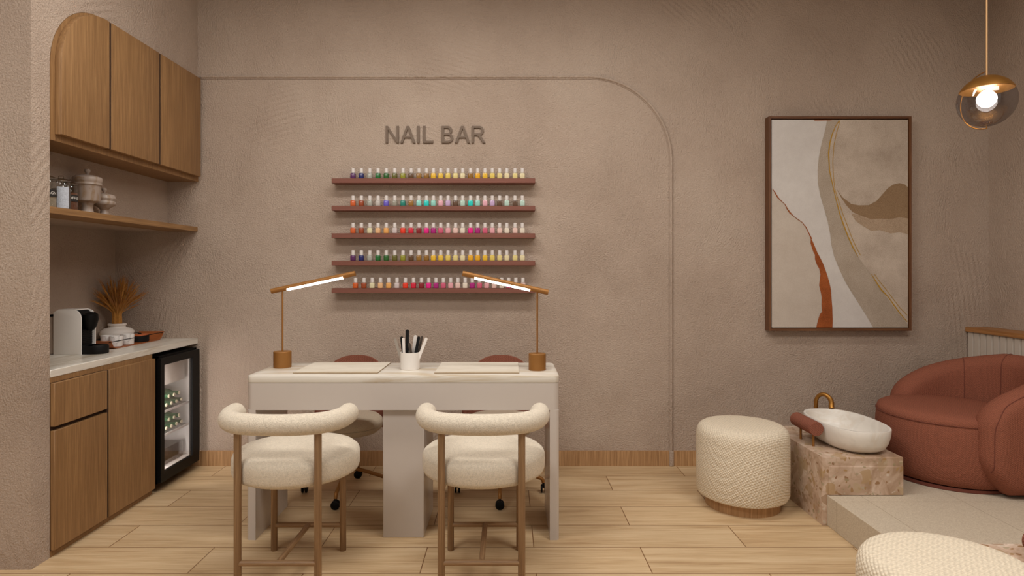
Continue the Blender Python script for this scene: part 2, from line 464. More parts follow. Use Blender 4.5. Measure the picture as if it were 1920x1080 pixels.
# ------------------------------------------------------------------ upper cabinet
uc = thing('wall_cabinet', 'oak wall cabinet with an arched corner and three doors above the open shelf', 'cabinet', (XL, 2.776, 1.895))
def arch_poly(y0, y1, z0, z1, r, n=28): return [(y0, z0)] + arc(y0+r, z1-r, r, PI, PI/2, n) + [(y1, z1), (y1, z0)]
MB().prism(arch_poly(.001, 1.323, 0, .692, R0), -.20, .004, 'x').build('body', 'oak_z', uc, smooth=30)
def door(par, poly, name='door'):
    return MB().prism(poly, .0045, .036, 'x', .0012).build(name, 'oak_z', par, smooth=30)
# dark strips fill the gaps between the doors, their shade painted as colour
MB().box(.004, .033, .3622, .3778, .031, .679).build('gap_shade_strip', 'gap_shade', uc, smooth=0)
MB().box(.004, .033, .8112, .8268, .031, .679).build('gap_shade_strip', 'gap_shade', uc, smooth=0)
door(uc, arch_poly(.026, .362, .03, .680, .322))
door(uc, [(.378, .03), (.811, .03), (.811, .680), (.378, .680)])
door(uc, [(.827, .03), (1.293, .03), (1.293, .680), (.827, .680)])

# open shelf
sh = MB().box(-.2015, 0, 0, 1.323, 0, .031, .001, 1).build('wall_shelf', 'oak_y', loc=(XL, 2.777, 1.5625))
tag(sh, 'long oak shelf holding jars below the arched wall cabinet', 'shelf')

# ------------------------------------------------------------------ base cabinets
def cab(name, label, y0, y1):
    return thing(name, label, 'cabinet', (XL, y0, 0))
c1 = cab('drawer_cabinet', 'oak base cabinet with one drawer above a door, beside the plaster pier', 2.778, 3.148)
MB().box(-.54, 0, 0, .370, 0, .815).build('body', 'oak_z', c1, smooth=0)
MB().box(.0, .0015, .0, .370, .03, .792).build('gap_shade_backing', 'gap_shade', c1, smooth=0)  # dark sheet behind the fronts, painted shade for the joint between them
MB().box(.0015, .022, 0, .364, .594, .790, .0012, 1).build('drawer', 'oak_z', c1)
MB().box(.0015, .022, 0, .364, .034, .575, .0012, 1).build('door', 'oak_z', c1)
c2 = cab('door_cabinet', 'oak base cabinet with a single tall door beside the black fridge', 3.149, 3.575)
MB().box(-.54, 0, 0, .426, 0, .815).build('body', 'oak_z', c2, smooth=0)
MB().box(0, .018, 0, .0075, .034, .790).build('gap_shade_strip', 'gap_shade', c2, smooth=0)  # dark filler strip, painted shade between neighbouring cabinet fronts
MB().box(0, .018, .3645, .3705, .034, .790).build('gap_shade_strip', 'gap_shade', c1, smooth=0)  # other half of that dark filler, also painted shade
MB().box(.0015, .022, .008, .420, .034, .790, .0012, 1).build('door', 'oak_z', c2)
ct = MB().box(-.55, .002, 0, 1.321, 0, .034, .002, 1).build('countertop', 'marble_y', loc=(XL, 2.778, .8155))
tag(ct, 'pale veined marble worktop over the oak cabinets and fridge', 'worktop')

# ------------------------------------------------------------------ fridge
fr = thing('mini_fridge', 'black glass-door mini fridge under the end of the marble worktop', 'fridge', (-2.06, 3.59, 0))
fy0, fy1, fz0, fz1, fx0 = 0.004, .462, .05, .795, -.50
w = MB(); t_ = .022
w.box(fx0, 0, fy0, fy0+t_, fz0, fz1); w.box(fx0, 0, fy1-t_, fy1, fz0, fz1); w.box(fx0, 0, fy0, fy1, fz0, fz0+t_); w.box(fx0, 0, fy0, fy1, fz1-t_, fz1); w.box(fx0, fx0+t_, fy0, fy1, fz0, fz1)
w.build('body', 'black', fr, smooth=0)
w = MB(); g = .003; a0, a1, b0, b1 = fy0+t_, fy1-t_, fz0+t_, fz1-t_
w.box(fx0+t_, -.004, a0, a0+g, b0, b1); w.box(fx0+t_, -.004, a1-g, a1, b0, b1); w.box(fx0+t_, -.004, a0, a1, b0, b0+.03); w.box(fx0+t_, -.004, a0, a1, b1-g, b1); w.box(fx0+t_, fx0+t_+g, a0, a1, b0, b1)
w.build('liner', 'liner', fr, smooth=0)
w = MB()
w.box(.003, .025, .003, .042, .055, .785); w.box(.003, .025, .365, .452, .055, .785); w.box(.003, .025, .042, .365, .055, .113); w.box(.003, .025, .042, .365, .743, .785)
dr = w.build('door', 'black', fr, smooth=0)
MB().box(.014, .018, .042, .365, .113, .743).build('door_glass', 'fridge_glass', dr, smooth=0)
for z in (.304, .447): MB().box(-.44, -.035, .032, .434, z-.006, z).build('shelf', 'tray_acrylic', fr, smooth=0)
for z in (.304, .447): MB().box(-.036, -.030, .032, .434, z-.010, z+.003).build('shelf_edge', 'liner', fr, smooth=0)
w = MB(); w.box(-.40, -.04, .032, .395, .600, .745, .006, 2); w.build('freezer_box', 'white_matte', fr)
MB().box(-.42, -.055, .06, .395, .105, .112).build('drawer_base', 'tray_acrylic', fr, smooth=0)
w = MB(); w.box(-.058, -.053, .06, .395, .112, .205); w.box(-.42, -.415, .06, .395, .112, .205); w.box(-.415, -.058, .06, .065, .112, .205); w.box(-.415, -.058, .39, .395, .112, .205)
w.build('crisper_drawer', 'tray_acrylic', fr, smooth=0)
MB().box(-.055, -.012, .0295, .036, .11, .75).build('added_glow_strip', 'added_fridge_glow', fr, smooth=0)  # unseen glowing strip, added behind the door frame to brighten the interior
# the bottles lying in the fridge: necks towards the door
bt0 = None
names = ['farthest from the door hinge', '', '', '']
def fridge_bottle(loc, label):
    global bt0
    if bt0 is None:
        bt0 = thing('drink_bottle', label, 'bottle', loc, 'green bottles lying in the fridge')
        MB().lathe([(.022, -.24), (.027, -.235), (.0275, -.09), (.022, -.065), (.0125, -.04), (.0115, -.012), (.0135, -.010), (.0135, -.004), (.012, -.003)], axis='x', seg=20).build('body', 'green', bt0)
        MB().lathe([(.0, .003), (.009, .003), (.0105, .001), (.0105, -.0035)], axis='x', seg=20).build('cap', 'cream_cap', bt0)
    else: dup(bt0, loc, label)
ords = ['first', 'second', 'third', 'fourth']
for sname, zb in (('upper', .4475), ('lower', .3045)):
    for i, y in enumerate((3.772, 3.830, 3.888, 3.946)):
        fridge_bottle((-2.102, y, zb+.0278), f'green bottle lying on the {sname} fridge shelf, bottom layer, {ords[i]} from the cabinet side')
    for i, y in enumerate((3.801, 3.859, 3.917)):
        fridge_bottle((-2.102, y, zb+.0278+.0477), f'green bottle lying on the {sname} fridge shelf, top layer, {ords[i]} from the cabinet side')

# ------------------------------------------------------------------ jars and canisters
def glass_jar(name, loc, r, h, fill, fmat, label, text=None, ang=None, packet=False):
    j = thing(name, label, 'jar', loc)
    MB().lathe([(r*.94, 0), (r, .004), (r, h*.86), (r*.93, h*.92), (r*.9, h*.97), (r*.9, h)], seg=40).build('glass_body', 'glass', j)
    MB().lathe([(r*.9, .005), (r*.93, .01), (r*.93, fill), (0, fill+.003)], seg=40).build('contents', fmat, j)
    MB().lathe([(r*1.0, h), (r*1.03, h+.004), (r*.8, h+.011), (r*.3, h+.017), (0, h+.018)], seg=40).build('lid', 'lid_glass', j)
    lid = j.children[-1]
    MB().tube([(-.012, 0, h+.016), (-.012, 0, h+.025), (-.009, 0, h+.028), (.009, 0, h+.028), (.012, 0, h+.025), (.012, 0, h+.016)], .0020, 8).build('handle', 'lid_glass', lid)
    if packet: 
        a0 = ang; w = MB(); pts = []
        n = 12; half = .62
        outer = [((r+.0012)*math.cos(a0-half+2*half*i/n), (r+.0012)*math.sin(a0-half+2*half*i/n)) for i in range(n+1)]
        inner = [((r+.0002)*math.cos(a0+half-2*half*i/n), (r+.0002)*math.sin(a0+half-2*half*i/n)) for i in range(n+1)]
        w.prism(outer+inner, .006, h*.80, 'z').build('label', 'paper', j, smooth=30)['label'] = 'silvery white paper label'
    if text:
        a0 = ang; n = 14; half = .80; w = MB()
        outer = [((r+.0014)*math.cos(a0-half+2*half*i/n), (r+.0014)*math.sin(a0-half+2*half*i/n)) for i in range(n+1)]
        inner = [((r+.0002)*math.cos(a0+half-2*half*i/n), (r+.0002)*math.sin(a0+half-2*half*i/n)) for i in range(n+1)]
        z0, z1 = h*.38, h*.62
        lb = w.prism(outer+inner, z0, z1, 'z').build('label', 'black_label', j, smooth=30); lb['label'] = 'black label with white lettering'
        cu = bpy.data.curves.new('txt', 'FONT'); cu.body = text; cu.size = (z1-z0)*.56; cu.align_x = 'CENTER'; cu.align_y = 'CENTER'; cu.resolution_u = 3
        to = bpy.data.objects.new('txt', cu); C.objects.link(to)
        dg = bpy.context.evaluated_depsgraph_get(); dg.update()
        me = bpy.data.meshes.new_from_object(to.evaluated_get(dg)); bpy.data.objects.remove(to)
        for v in me.vertices:
            a = a0 + v.co.x/(r+.002); v.co = Vector(((r+.0022)*math.cos(a), (r+.0022)*math.sin(a), (z0+z1)/2+v.co.y))
        me.materials.clear(); me.materials.append(M['chalk'])
        o = bpy.data.objects.new('lettering', me); C.objects.link(o); o.parent = lb
ZS = 1.594
def face(x, y, off=0): return math.atan2(-y, -x)+off     # towards the middle of the room
glass_jar('glass_jar', (-2.155, 2.862, ZS), .040, .135, .075, 'pasta', 'glass jar of pale contents with a black label, half behind the plaster pier', 'AGN', face(-2.155, 2.862, .56))
glass_jar('glass_jar', (-2.155, 2.955, ZS), .040, .135, .100, 'beans', 'glass jar of dark contents wrapped in a silvery white label', None, face(-2.155, 2.955, .22), True)
glass_jar('glass_jar', (-2.195, 3.062, ZS), .040, .135, .095, 'coffee', 'glass jar of brown coffee with a black label beside the tall marble canister', 'COFFEE', face(-2.195, 3.062, .42))
for sc, loc, lab, tall in ((1, (-2.190, 3.192, ZS), 'tall brown marble footed canister with a knobbed lid on the oak shelf', True),
                     (1, (-2.190, 3.325, ZS), 'short brown marble footed canister with a knobbed lid, last on the oak shelf', False)):
    k = thing('marble_canister', lab, 'canister', loc)
    if tall:
        MB().lathe([(.030, 0), (.032, .006), (.026, .020), (.024, .045), (.030, .058), (.055, .068), (.058, .074), (.058, .145), (.060, .150)], seg=48).build('body', 'canister', k)
        l = MB().lathe([(.062, .150), (.066, .154), (.064, .160), (.064, .166), (.067, .170), (.067, .188), (.062, .194), (.035, .203), (.012, .206), (.0, .2065)], seg=48).build('lid', 'canister', k)
        MB().lathe([(.007, .204), (.007, .214), (.012, .220), (.0145, .228), (.012, .235), (.0, .237)], seg=24).build('knob', 'canister', l)
    else:
        MB().lathe([(.026, 0), (.028, .005), (.020, .018), (.018, .034), (.028, .048), (.050, .062), (.054, .068), (.054, .080), (.051, .084), (.054, .088), (.055, .092)], seg=48).build('body', 'canister', k)
        l = MB().lathe([(.055, .0925), (.057, .098), (.053, .104), (.052, .112), (.046, .118), (.024, .124), (0, .126)], seg=48).build('lid', 'canister', k)
        MB().lathe([(.006, .124), (.006, .134), (.011, .140), (.013, .147), (.010, .154), (.0, .156)], seg=24).build('knob', 'canister', l)

# ------------------------------------------------------------------ coffee machine
ZT = .850
cm = thing('coffee_machine', 'white and black capsule coffee machine on the marble worktop', 'coffee machine', (-2.30, 3.355, ZT))
def side_poly():
    return [(-.145, 0), (.005, 0), (.005, .196), (.000, .216), (-.012, .232), (-.030, .240), (-.118, .240), (-.132, .236), (-.145, .224)]
for y in (-.059, .053): MB().prism(side_poly(), y, y+.006, 'y', .0015).build('side_panel', 'white_gloss', cm)
MB().prism([(-.145, .002), (-.012, .002), (-.012, .20), (-.02, .224), (-.035, .236), (-.118, .237), (-.145, .222)], -.053, .053, 'y').build('housing', 'black_matte', cm)
MB().prism([(-.125, .2375), (-.03, .2375), (-.03, .243), (-.125, .243)], -.051, .051, 'y', .002).build('lid', 'white_gloss', cm)
MB().lathe([(.0, .125), (.018, .128), (.030, .150), (.038, .185), (.036, .212), (.022, .224), (0, .226)], c=(.014, 0, 0), seg=32, ex=1.0, ey=1.05).build('brew_head', 'black', cm)
w = MB(); w.lathe([(.050, 0), (.052, .004), (.052, .040), (.049, .046), (0, .046)], c=(.055, 0, 0), seg=40); w.box(-.012, .055, -.052, .052, 0, .046); w.build('drip_tray', 'black_matte', cm)
for i in range(9): pass
w = MB()
for i in range(12): w.box(-.012, -.008, -.05, .05, .055+i*.010, .060+i*.010)
w.build('front_grille', 'black', cm, smooth=0)
w = MB(); w.box(-.205, -.147, -.050, .050, 0, .205, .008); w.build('water_tank', 'tank', cm)
MB().box(-.207, -.147, -.052, .052, .205, .213, .003).build('tank_lid', 'black', cm)

# ------------------------------------------------------------------ tray with cups, box
tr = thing('leather_tray', 'tan leather serving tray with curled ends and black rod handles', 'tray', (-2.355, 3.77, ZT))
t = bmesh.new(); prof = [(-.262, .046), (-.255, .030), (-.243, .012), (-.225, .003), (-.20, .0005), (0, .0005), (.20, .0005), (.225, .003), (.245, .014), (.262, .032), (.275, .050)]
w = MB(); th = .003
poly = [(y, z) for y, z in prof] + [(y-(.001 if y > 0 else -.001), z+th) for y, z in reversed(prof)]
w.prism(poly, -.079, .085, 'x'); w.build('tray_sheet', 'leather', tr, smooth=30)
for x in (-.077, .081): MB().tube([(x, -.275, .042), (x, .29, .047)], .0025, 8).build('rod_handle', 'black', tr)
def tumbler(loc, label):
    return tag(MB().lathe([(.030, 0), (.0335, .003), (.036, .060), (.0355, .062), (.0335, .060), (.031, .008), (0, .006)], seg=36).build('tumbler', 'cup_marble', loc=loc), label, 'cup', 'white cups on the leather tray')
tumbler((-2.318, 3.625, ZT+.0036), 'white marble-patterned cup at the front of the leather tray beside the rod')
tumbler((-2.318, 3.735, ZT+.0036), 'white marble-patterned cup between the front cup and the black round box')
tumbler((-2.388, 3.655, ZT+.0036), 'white marble-patterned cup closest to the coffee machine on the leather tray')
bx = thing('round_box', 'black round box with an orange lid on the leather tray', 'box', (-2.335, 3.885, ZT+.0036))
MB().lathe([(.050, 0), (.053, .003), (.053, .038), (0, .038)], seg=40).build('body', 'black_matte', bx)
l = MB().lathe([(.054, .0385), (.055, .041), (.054, .046), (0, .047)], seg=40).build('lid', 'orange_lid', bx)
MB().lathe([(.010, .047), (.011, .050), (.008, .054), (0, .055)], seg=20).build('knob', 'black', l)

# ------------------------------------------------------------------ vase and wheat
VX, VY = -2.526, 3.962
vs = MB().lathe([(.058, 0), (.062, .004), (.090, .024), (.098, .045), (.094, .064), (.075, .079), (.052, .086), (.047, .092), (.050, .098), (.054, .103), (.052, .110), (.046, .112), (.042, .108), (.040, .09), (.07, .06), (0, .02)], seg=56).build('vase', 'white_matte', loc=(VX, VY, ZT))
tag(vs, 'squat white ceramic vase holding dried wheat', 'vase')
w = MB(); rnd = random.Random(4)
for i in range(120):
    a = 2*PI*i/120*7.3; rb = .030*math.sqrt(rnd.random())
    base = Vector((rb*math.cos(a), rb*math.sin(a), .03)); neck = Vector((base.x*.85, base.y*.85, .135))
    tilt = math.radians(rnd.choice((6, 16, 26, 36, 46, 54))+rnd.uniform(-6, 6)); ln = rnd.uniform(.12, .215)*(1.12 if tilt < .4 else 1)
    tx, ty = math.cos(a)*math.sin(tilt), math.sin(a)*math.sin(tilt)
    top = neck + Vector((tx, ty, math.cos(tilt)))*ln
    top.x = max(top.x, -2.602-VX+rnd.uniform(0, .02)); top.y = min(top.y, 4.078-VY-rnd.uniform(0, .02))
    pts = []
    for k in range(8):
        s_ = k/7; p = neck.lerp(top, s_)
        q = s_**1.5; pts.append(Vector((neck.x+(top.x-neck.x)*q, neck.y+(top.y-neck.y)*q, neck.z+(top.z-neck.z)*s_)))
    w.mi = 0; w.tube([base]+pts[:6], [.0022]*2+[.0018]*5, 5)
    w.mi = 1 if i % 3 else 0; w.tube(pts[4:8], [.0014, .0034, .0028, .0006], 5)
    d = pts[7]-pts[4]
    for b in range(11):
        q = pts[4] + d*(.05+.085*b); rv = Vector((rnd.uniform(-1,1), rnd.uniform(-1,1), rnd.uniform(-1,1))).normalized()*.010
        e = q+d*.42+rv; e.x = max(e.x, -2.622-VX); e.y = min(e.y, 4.094-VY); w.tube([q, e], [.0012, .0004], 3)
wh = w.build('dried_wheat', ['wheat', 'wheat_dark'], loc=(VX, VY, ZT+.03), smooth=60)
tag(wh, 'bunch of dried golden brown wheat standing in the white vase', 'dried wheat', kind='stuff')

# ------------------------------------------------------------------ sign
def glyph(polys, name, x0, sx, parent, H):
    cu = bpy.data.curves.new(name, 'CURVE'); cu.dimensions = '2D'; cu.fill_mode = 'BOTH'; cu.extrude = .005; cu.bevel_depth = .0008
    for pl in polys:
        s = cu.splines.new('POLY'); s.points.add(len(pl)-1)
        for i, p in enumerate(pl): s.points[i].co = ((x0+p[0])*sx*H, p[1]*H, 0, 1)
        s.use_cyclic_u = True
    o = bpy.data.objects.new(name, cu); C.objects.link(o)
    dg = bpy.context.evaluated_depsgraph_get(); dg.update()
    me = bpy.data.meshes.new_from_object(o.evaluated_get(dg)); bpy.data.objects.remove(o)
    for v in me.vertices: v.co = Vector((v.co.x, -v.co.z, v.co.y))
    me.materials.clear(); me.materials.append(M['letter'])
    o = bpy.data.objects.new(name, me); C.objects.link(o); o.parent = parent
    return o
GN = [[(.09,0),(.09,1),(.226,1),(.77,.19),(.77,1),(.90,1),(.90,0),(.764,0),(.22,.81),(.22,0)]]
GA = [[(0,0),(.385,1),(.535,1),(.93,0),(.78,0),(.668,.303),(.25,.303),(.145,0)], [(.288,.41),(.631,.41),(.52,.70),(.461,.885),(.40,.70)]]
GI = [[(.12,0),(.12,1),(.255,1),(.255,0)]]
GL = [[(.10,0),(.10,1),(.235,1),(.235,.118),(.72,.118),(.72,0)]]
GB = [[(.10,0),(.10,1)] + arc(.47, .755, .27, PI/2, -.35*PI, 14, .245) + arc(.49, .283, .315, .36*PI, -PI/2, 16, .283),
      [(.235,.118),(.235,.463)] + arc(.50, .29, .175, PI/2, -PI/2, 12, .1725), [(.235,.578),(.235,.882)] + arc(.46, .73, .145, PI/2, -PI/2, 12, .152)]
GR = [[(.11,0),(.11,1)] + arc(.58, .725, .275, PI/2, -PI*.42, 14, .275) + [(.68,.415),(.76,.30),(.955,0),(.79,0),(.645,.235),(.54,.38),(.46,.43),(.40,.444),(.245,.444),(.245,0)],
      [(.245,.555),(.245,.888)] + arc(.57, .7215, .155, PI/2, -PI/2, 12, .1665)]
sign = thing('wall_sign', 'dark bronze raised NAIL BAR lettering on the wall above the shelves', 'sign', (-.817, YB-.0062, 2.1545))
xs = [0, 1.008, 1.938, 2.326, 3.491, 4.421, 5.351]
tot = 6.36-.09-.05
for gph, x0 in zip((GN, GA, GI, GL, GB, GA, GR), xs): glyph(gph, 'letter', x0-.09, .664/(tot*.112), sign, .112)

# ------------------------------------------------------------------ nail polish shelves
PAL = {'plum purple': (92,26,92), 'navy blue': (22,24,104), 'stone grey': (176,174,162), 'emerald green': (14,108,36), 'forest green': (38,100,28),
 'dark olive': (106,100,24), 'lime olive': (154,152,34), 'dark brown': (98,62,16), 'ochre brown': (160,112,28), 'golden brown': (152,104,20), 'bright yellow': (246,196,42),
 'sunny yellow': (246,202,66), 'soft yellow': (242,212,100), 'pale straw': (240,220,144), 'creamy yellow': (242,226,178), 'deep amber brown': (152,104,16), 'amber yellow': (246,182,24),
 'orange': (222,98,30), 'rust brown': (166,70,22), 'pale grey': (204,194,186), 'violet blue': (112,96,206), 'warm grey': (160,154,138), 'deep teal': (20,138,120),
 'aqua green': (150,226,212), 'turquoise': (28,222,212), 'pale aqua': (156,222,206), 'candy pink': (242,180,192), 'lilac': (208,176,216), 'chocolate brown': (100,70,46), 'mint': (196,224,208),
 'pale cream': (238,228,184), 'peach': (248,196,140), 'apricot': (248,180,96), 'pearl grey': (222,206,202), 'tomato red': (246,58,22), 'crimson red': (226,20,56), 'dark red': (146,10,20),
 'hot pink': (246,16,142), 'magenta': (182,16,126), 'rose pink': (222,94,126), 'blush pink': (242,174,180), 'pale blush': (246,208,196), 'ivory': (244,230,210)}
ycol = ['bright yellow', 'sunny yellow', 'soft yellow', 'pale straw', 'creamy yellow']
r1 = ['plum purple', 'navy blue', 'stone grey', 'emerald green', 'forest green', 'dark olive', 'lime olive', 'dark brown', 'ochre brown', 'golden brown'] + ycol + ['deep amber brown', 'amber yellow', 'bright yellow', 'soft yellow', 'pale straw', 'creamy yellow', 'pale straw', 'creamy yellow']
r2 = ['orange', 'rust brown', 'stone grey', 'pale grey', 'violet blue', 'warm grey', 'deep teal', 'ochre brown', 'aqua green', 'turquoise', 'pale aqua', 'candy pink', 'lilac', 'chocolate brown', 'mint', 'turquoise', 'pale aqua', 'candy pink', 'lilac', 'chocolate brown', 'mint', 'chocolate brown', 'mint']
r3 = ['orange', 'rust brown', 'pale cream', 'peach', 'apricot', 'pearl grey', 'tomato red', 'crimson red', 'dark red', 'hot pink', 'magenta', 'rose pink', 'blush pink', 'pale blush', 'ivory', 'hot pink', 'magenta', 'rose pink', 'blush pink', 'pale blush', 'ivory', 'pale blush', 'ivory']
r4 = list(r1); r4[15] = 'amber yellow'
r5 = r3[:15] + ['magenta', 'rose pink', 'blush pink', 'pale blush', 'ivory', 'rose pink', 'blush pink', 'pale blush']
zx = [205,249,294,338,382,427,471,514,556,596,633,672,711,751,789,831,869,908,947,986,1024,1068,1107]
zx5 = [218,263,307,351,395,439,484,527,569,608,647,686,725,763,802,840,879,917,957,997,1034,1072,1110]
ordw = 'first second third fourth fifth sixth seventh eighth ninth tenth eleventh twelfth thirteenth fourteenth fifteenth sixteenth seventeenth eighteenth nineteenth twentieth twenty-first twenty-second last'.split()
polish = {k: plain('polish_'+k.replace(' ', '_'), tuple(q*.9 for q in v), .3, coat=.2) for k, v in PAL.items()}
pb_body = None
def bottle_meshes():
    # squarish glass body with rounded shoulders, tall cylindrical cap
    b = MB(); b.lathe([(.0135, 0), (.0158, .0015), (.0166, .006), (.0166, .030), (.0150, .0345), (.0085, .0362), (.0075, .0375)], seg=28, n=4.5)
    bo = b.build('bottle_body', 'cap'); bo.data.materials.clear(); bo.data.materials.append(None)
    c = MB(); c.lathe([(.0110, .0370), (.0122, .0378), (.0118, .066), (.0108, .0685), (0, .0688)], seg=24)
    co = c.build('bottle_cap', 'cap')
    return bo, co
bo, co = bottle_meshes()
f_ = 4.04/1150
shelf_top = [1.9065-.18*i for i in range(5)]
sn = ['top', 'second', 'middle', 'fourth', 'lowest']
sx_ = None
for i, (row, zt) in enumerate(zip((r1, r2, r3, r4, r5), shelf_top)):
    s = MB().box(-.6665, .6665, -.087, 0, -.031, 0, .0015, 1).build('display_shelf', 'shelf', loc=(-.490, YB-.0005, zt))
    tag(s, f'rose brown floating wall shelf of nail polish, {"topmost of five" if i==0 else "lowest of five" if i==4 else ("just below the topmost" if i==1 else "middle of five" if i==2 else "just above the lowest")}', 'shelf', 'rose brown polish shelves')
    for j, (nm, px) in enumerate(zip(row, zx if i < 4 else zx5)):
        X = (590+.3518*px-953)*f_
        t = bpy.data.objects.new('nail_polish_bottle', None); C.objects.link(t); t.location = (X, 4.04, zt+.0004); t.empty_display_size = .02
        tag(t, f'{nm} nail polish bottle, {ordw[j]} from the left end of the {sn[i]} shelf', 'nail polish', f'nail polish bottles on the {sn[i]} shelf')
        a = bo.copy(); C.objects.link(a); a.parent = t; a.name = 'bottle_body'
        a.material_slots[0].link = 'OBJECT'; a.material_slots[0].material = polish[nm]
        c = co.copy(); C.objects.link(c); c.parent = t; c.name = 'bottle_cap'
bpy.data.objects.remove(bo); bpy.data.objects.remove(co)

# ------------------------------------------------------------------ desk
DZ = .793
dk = thing('manicure_desk', 'white manicure desk with a veined marble top and three pedestals', 'desk', (-.5095, 2.96, 0))
HW = .7565
def rounded(x0, x1, y0, y1, r, corners=(1,1,1,1), n=8):
    p = []
    for (cx, cy, a0, on) in ((x1-r, y1-r, 0, corners[0]), (x0+r, y1-r, PI/2, corners[1]), (x0+r, y0+r, PI, corners[2]), (x1-r, y0+r, 1.5*PI, corners[3])):
        if on: p += arc(cx, cy, r, a0, a0+PI/2, n)
        else: p.append((cx+(r if a0 in (0, 1.5*PI) else -r), cy+(r if a0 in (0, PI/2) else -r)))
    return p
MB().prism(rounded(-HW, HW, 0, .432, .03), DZ-.034, DZ, 'z', .004).build('tabletop', 'marble', dk)
MB().prism(rounded(-HW+.001, HW-.001, .001, .431, .03), .628, DZ-.0345, 'z').build('apron', 'desk_white', dk, smooth=30)
MB().prism(rounded(-HW+.001, -HW+.046, .001, .431, .018, (0,1,1,0)), 0, .628, 'z').build('leg', 'desk_white', dk, smooth=30)
MB().prism(rounded(HW-.046, HW-.001, .001, .431, .018, (1,0,0,1)), 0, .628, 'z').build('leg', 'desk_white', dk, smooth=30)
MB().box(-.1015, .0985, .03, .395, 0, .628, .002, 1).build('pedestal', 'desk_white', dk)
for nm, x, lab in (('desk_pad', -.855, 'pale marble-look desk pad beside the lamp at the cabinet end of the desk'), ('desk_pad', -.156, 'pale marble-look desk pad between the cup of nail files and the other lamp')):
    pad = MB().box(-.210, .210, -.172, .172, 0, .005, .0006, 1).build(nm, ['pad_top', 'pad_edge'], loc=(x, 3.202, DZ+.0003), smooth=0)
    for p in pad.data.polygons: p.material_index = 0 if p.normal.z > .9 else 1
    tag(pad, lab, 'desk pad', 'desk pads')

# desk lamps
def desk_lamp(loc, label, base_r, arm_a, arm_b, s0, s1):
    L = thing('desk_lamp', label, 'lamp', loc, 'brass desk lamps')
    MB().lathe([(base_r-.001, 0), (base_r, .001), (base_r, .082), (base_r-.002, .084), (0, .084)], seg=48).build('base', 'lamp_brass', L)
    A = Vector(arm_a); B = Vector(arm_b)
    t0 = -A.x/(B.x-A.x); zr = A.z+(B.z-A.z)*t0
    MB().tube([(0, 0, .083), (0, 0, zr-.008)], .0045, 12).build('pole', 'lamp_brass', L)
    d = (B-A).normalized(); w = MB(); w.tube([A, B], .0138, 24)
    arm = w.build('arm', 'lamp_brass', L)
    perp = Vector((d.z, 0, -d.x)); perp = perp if perp.z < 0 else -perp
    a_ = A+d*s0; b_ = A+d*s1
    q = [a_+perp*.004, b_+perp*.004, b_+perp*.0155, a_+perp*.0155]
    MB().prism([(p.x, p.z) for p in q], -.0145, .006, 'y').build('light_strip', 'light_strip', arm, smooth=0)
    return L
l1x, l1y = (529.6-953)/1150*3.23, 3.23
desk_lamp((l1x, l1y, DZ+.0003), 'brass desk lamp with a tilted light bar at the cabinet end of the desk', .0456, (-1.247-l1x, 0, 1.193-DZ), (-.806-l1x, 0, 1.287-DZ), .085, .385)
l2x, l2y = (1007.3-953)/1150*3.145, 3.145
desk_lamp((l2x, l2y, DZ+.0003), 'brass desk lamp with a tilted light bar at the artwork end of the desk', .0442, (-.234-l2x, 0, 1.287-DZ), (.205-l2x, 0, 1.190-DZ), .065, .355)

# cup of nail files
cup = thing('file_cup', 'white cylindrical cup of nail files between the desk pads', 'cup', (-.508, 3.176, DZ+.0003))
MB().lathe([(.0485, 0), (.0495, .001), (.0495, .087), (.0465, .087), (.0465, .004), (0, .004)], seg=48).build('body', 'white_matte', cup)
files = [('file_grey', (-.030, -.01, .005), (-.080, 0, .158), .0068, 'grey nail file leaning out towards the cabinet end'),
 ('black_matte', (-.030, .010, .006), (-.048, .02, .166), .008, 'black nail file just behind the upright white file'),
 ('file_white', (-.024, -.022, .006), (-.0335, -.012, .163), .0066, 'upright white nail file beside the tallest black one'),
 ('black_matte', (-.016, -.004, .006), (-.014, -.004, .204), .0092, 'tallest upright black nail file'),
 ('file_dark', (.024, -.022, .006), (-.004, -.014, .136), .0070, 'short dark brown nail file tilted across the cup'),
 ('file_white', (.004, .020, .006), (.024, .026, .172), .0085, 'wide white nail file behind the tilted black file'),
 ('black_matte', (.016, -.006, .006), (.045, .004, .168), .0078, 'black nail file tilted towards the artwork end'),
 ('file_dark', (.026, .006, .006), (.060, .016, .168), .0060, 'thin dark nail file tilted behind the outermost white one'),
 ('file_white', (.026, -.016, .006), (.086, -.006, .162), .0074, 'outermost white nail file leaning towards the artwork end')]
for mt, a, b, hw, lab in files:
    A, B = Vector(a), Vector(b); L = (B-A).length; n = 8
    outline = [(-hw, 0), (hw, 0)] + arc(0, L-hw, hw, 0, PI, n)
    w = MB(); w.prism(outline, -.001, .001, 'y')
    o = w.build('nail_file', mt, smooth=30)
    d = (B-A).normalized(); y = d.cross(Vector((1,0,0))).normalized(); xx = y.cross(d) * 1
    if y.y < 0: y = -y
    xx = y.cross(d)
    o.matrix_world = Matrix.Translation(Vector((-.508, 3.176, DZ+.0003))+A) @ Matrix((xx, y, d)).transposed().to_4x4()
    tag(o, lab+' in the cup', 'nail file', 'nail files in the cup')

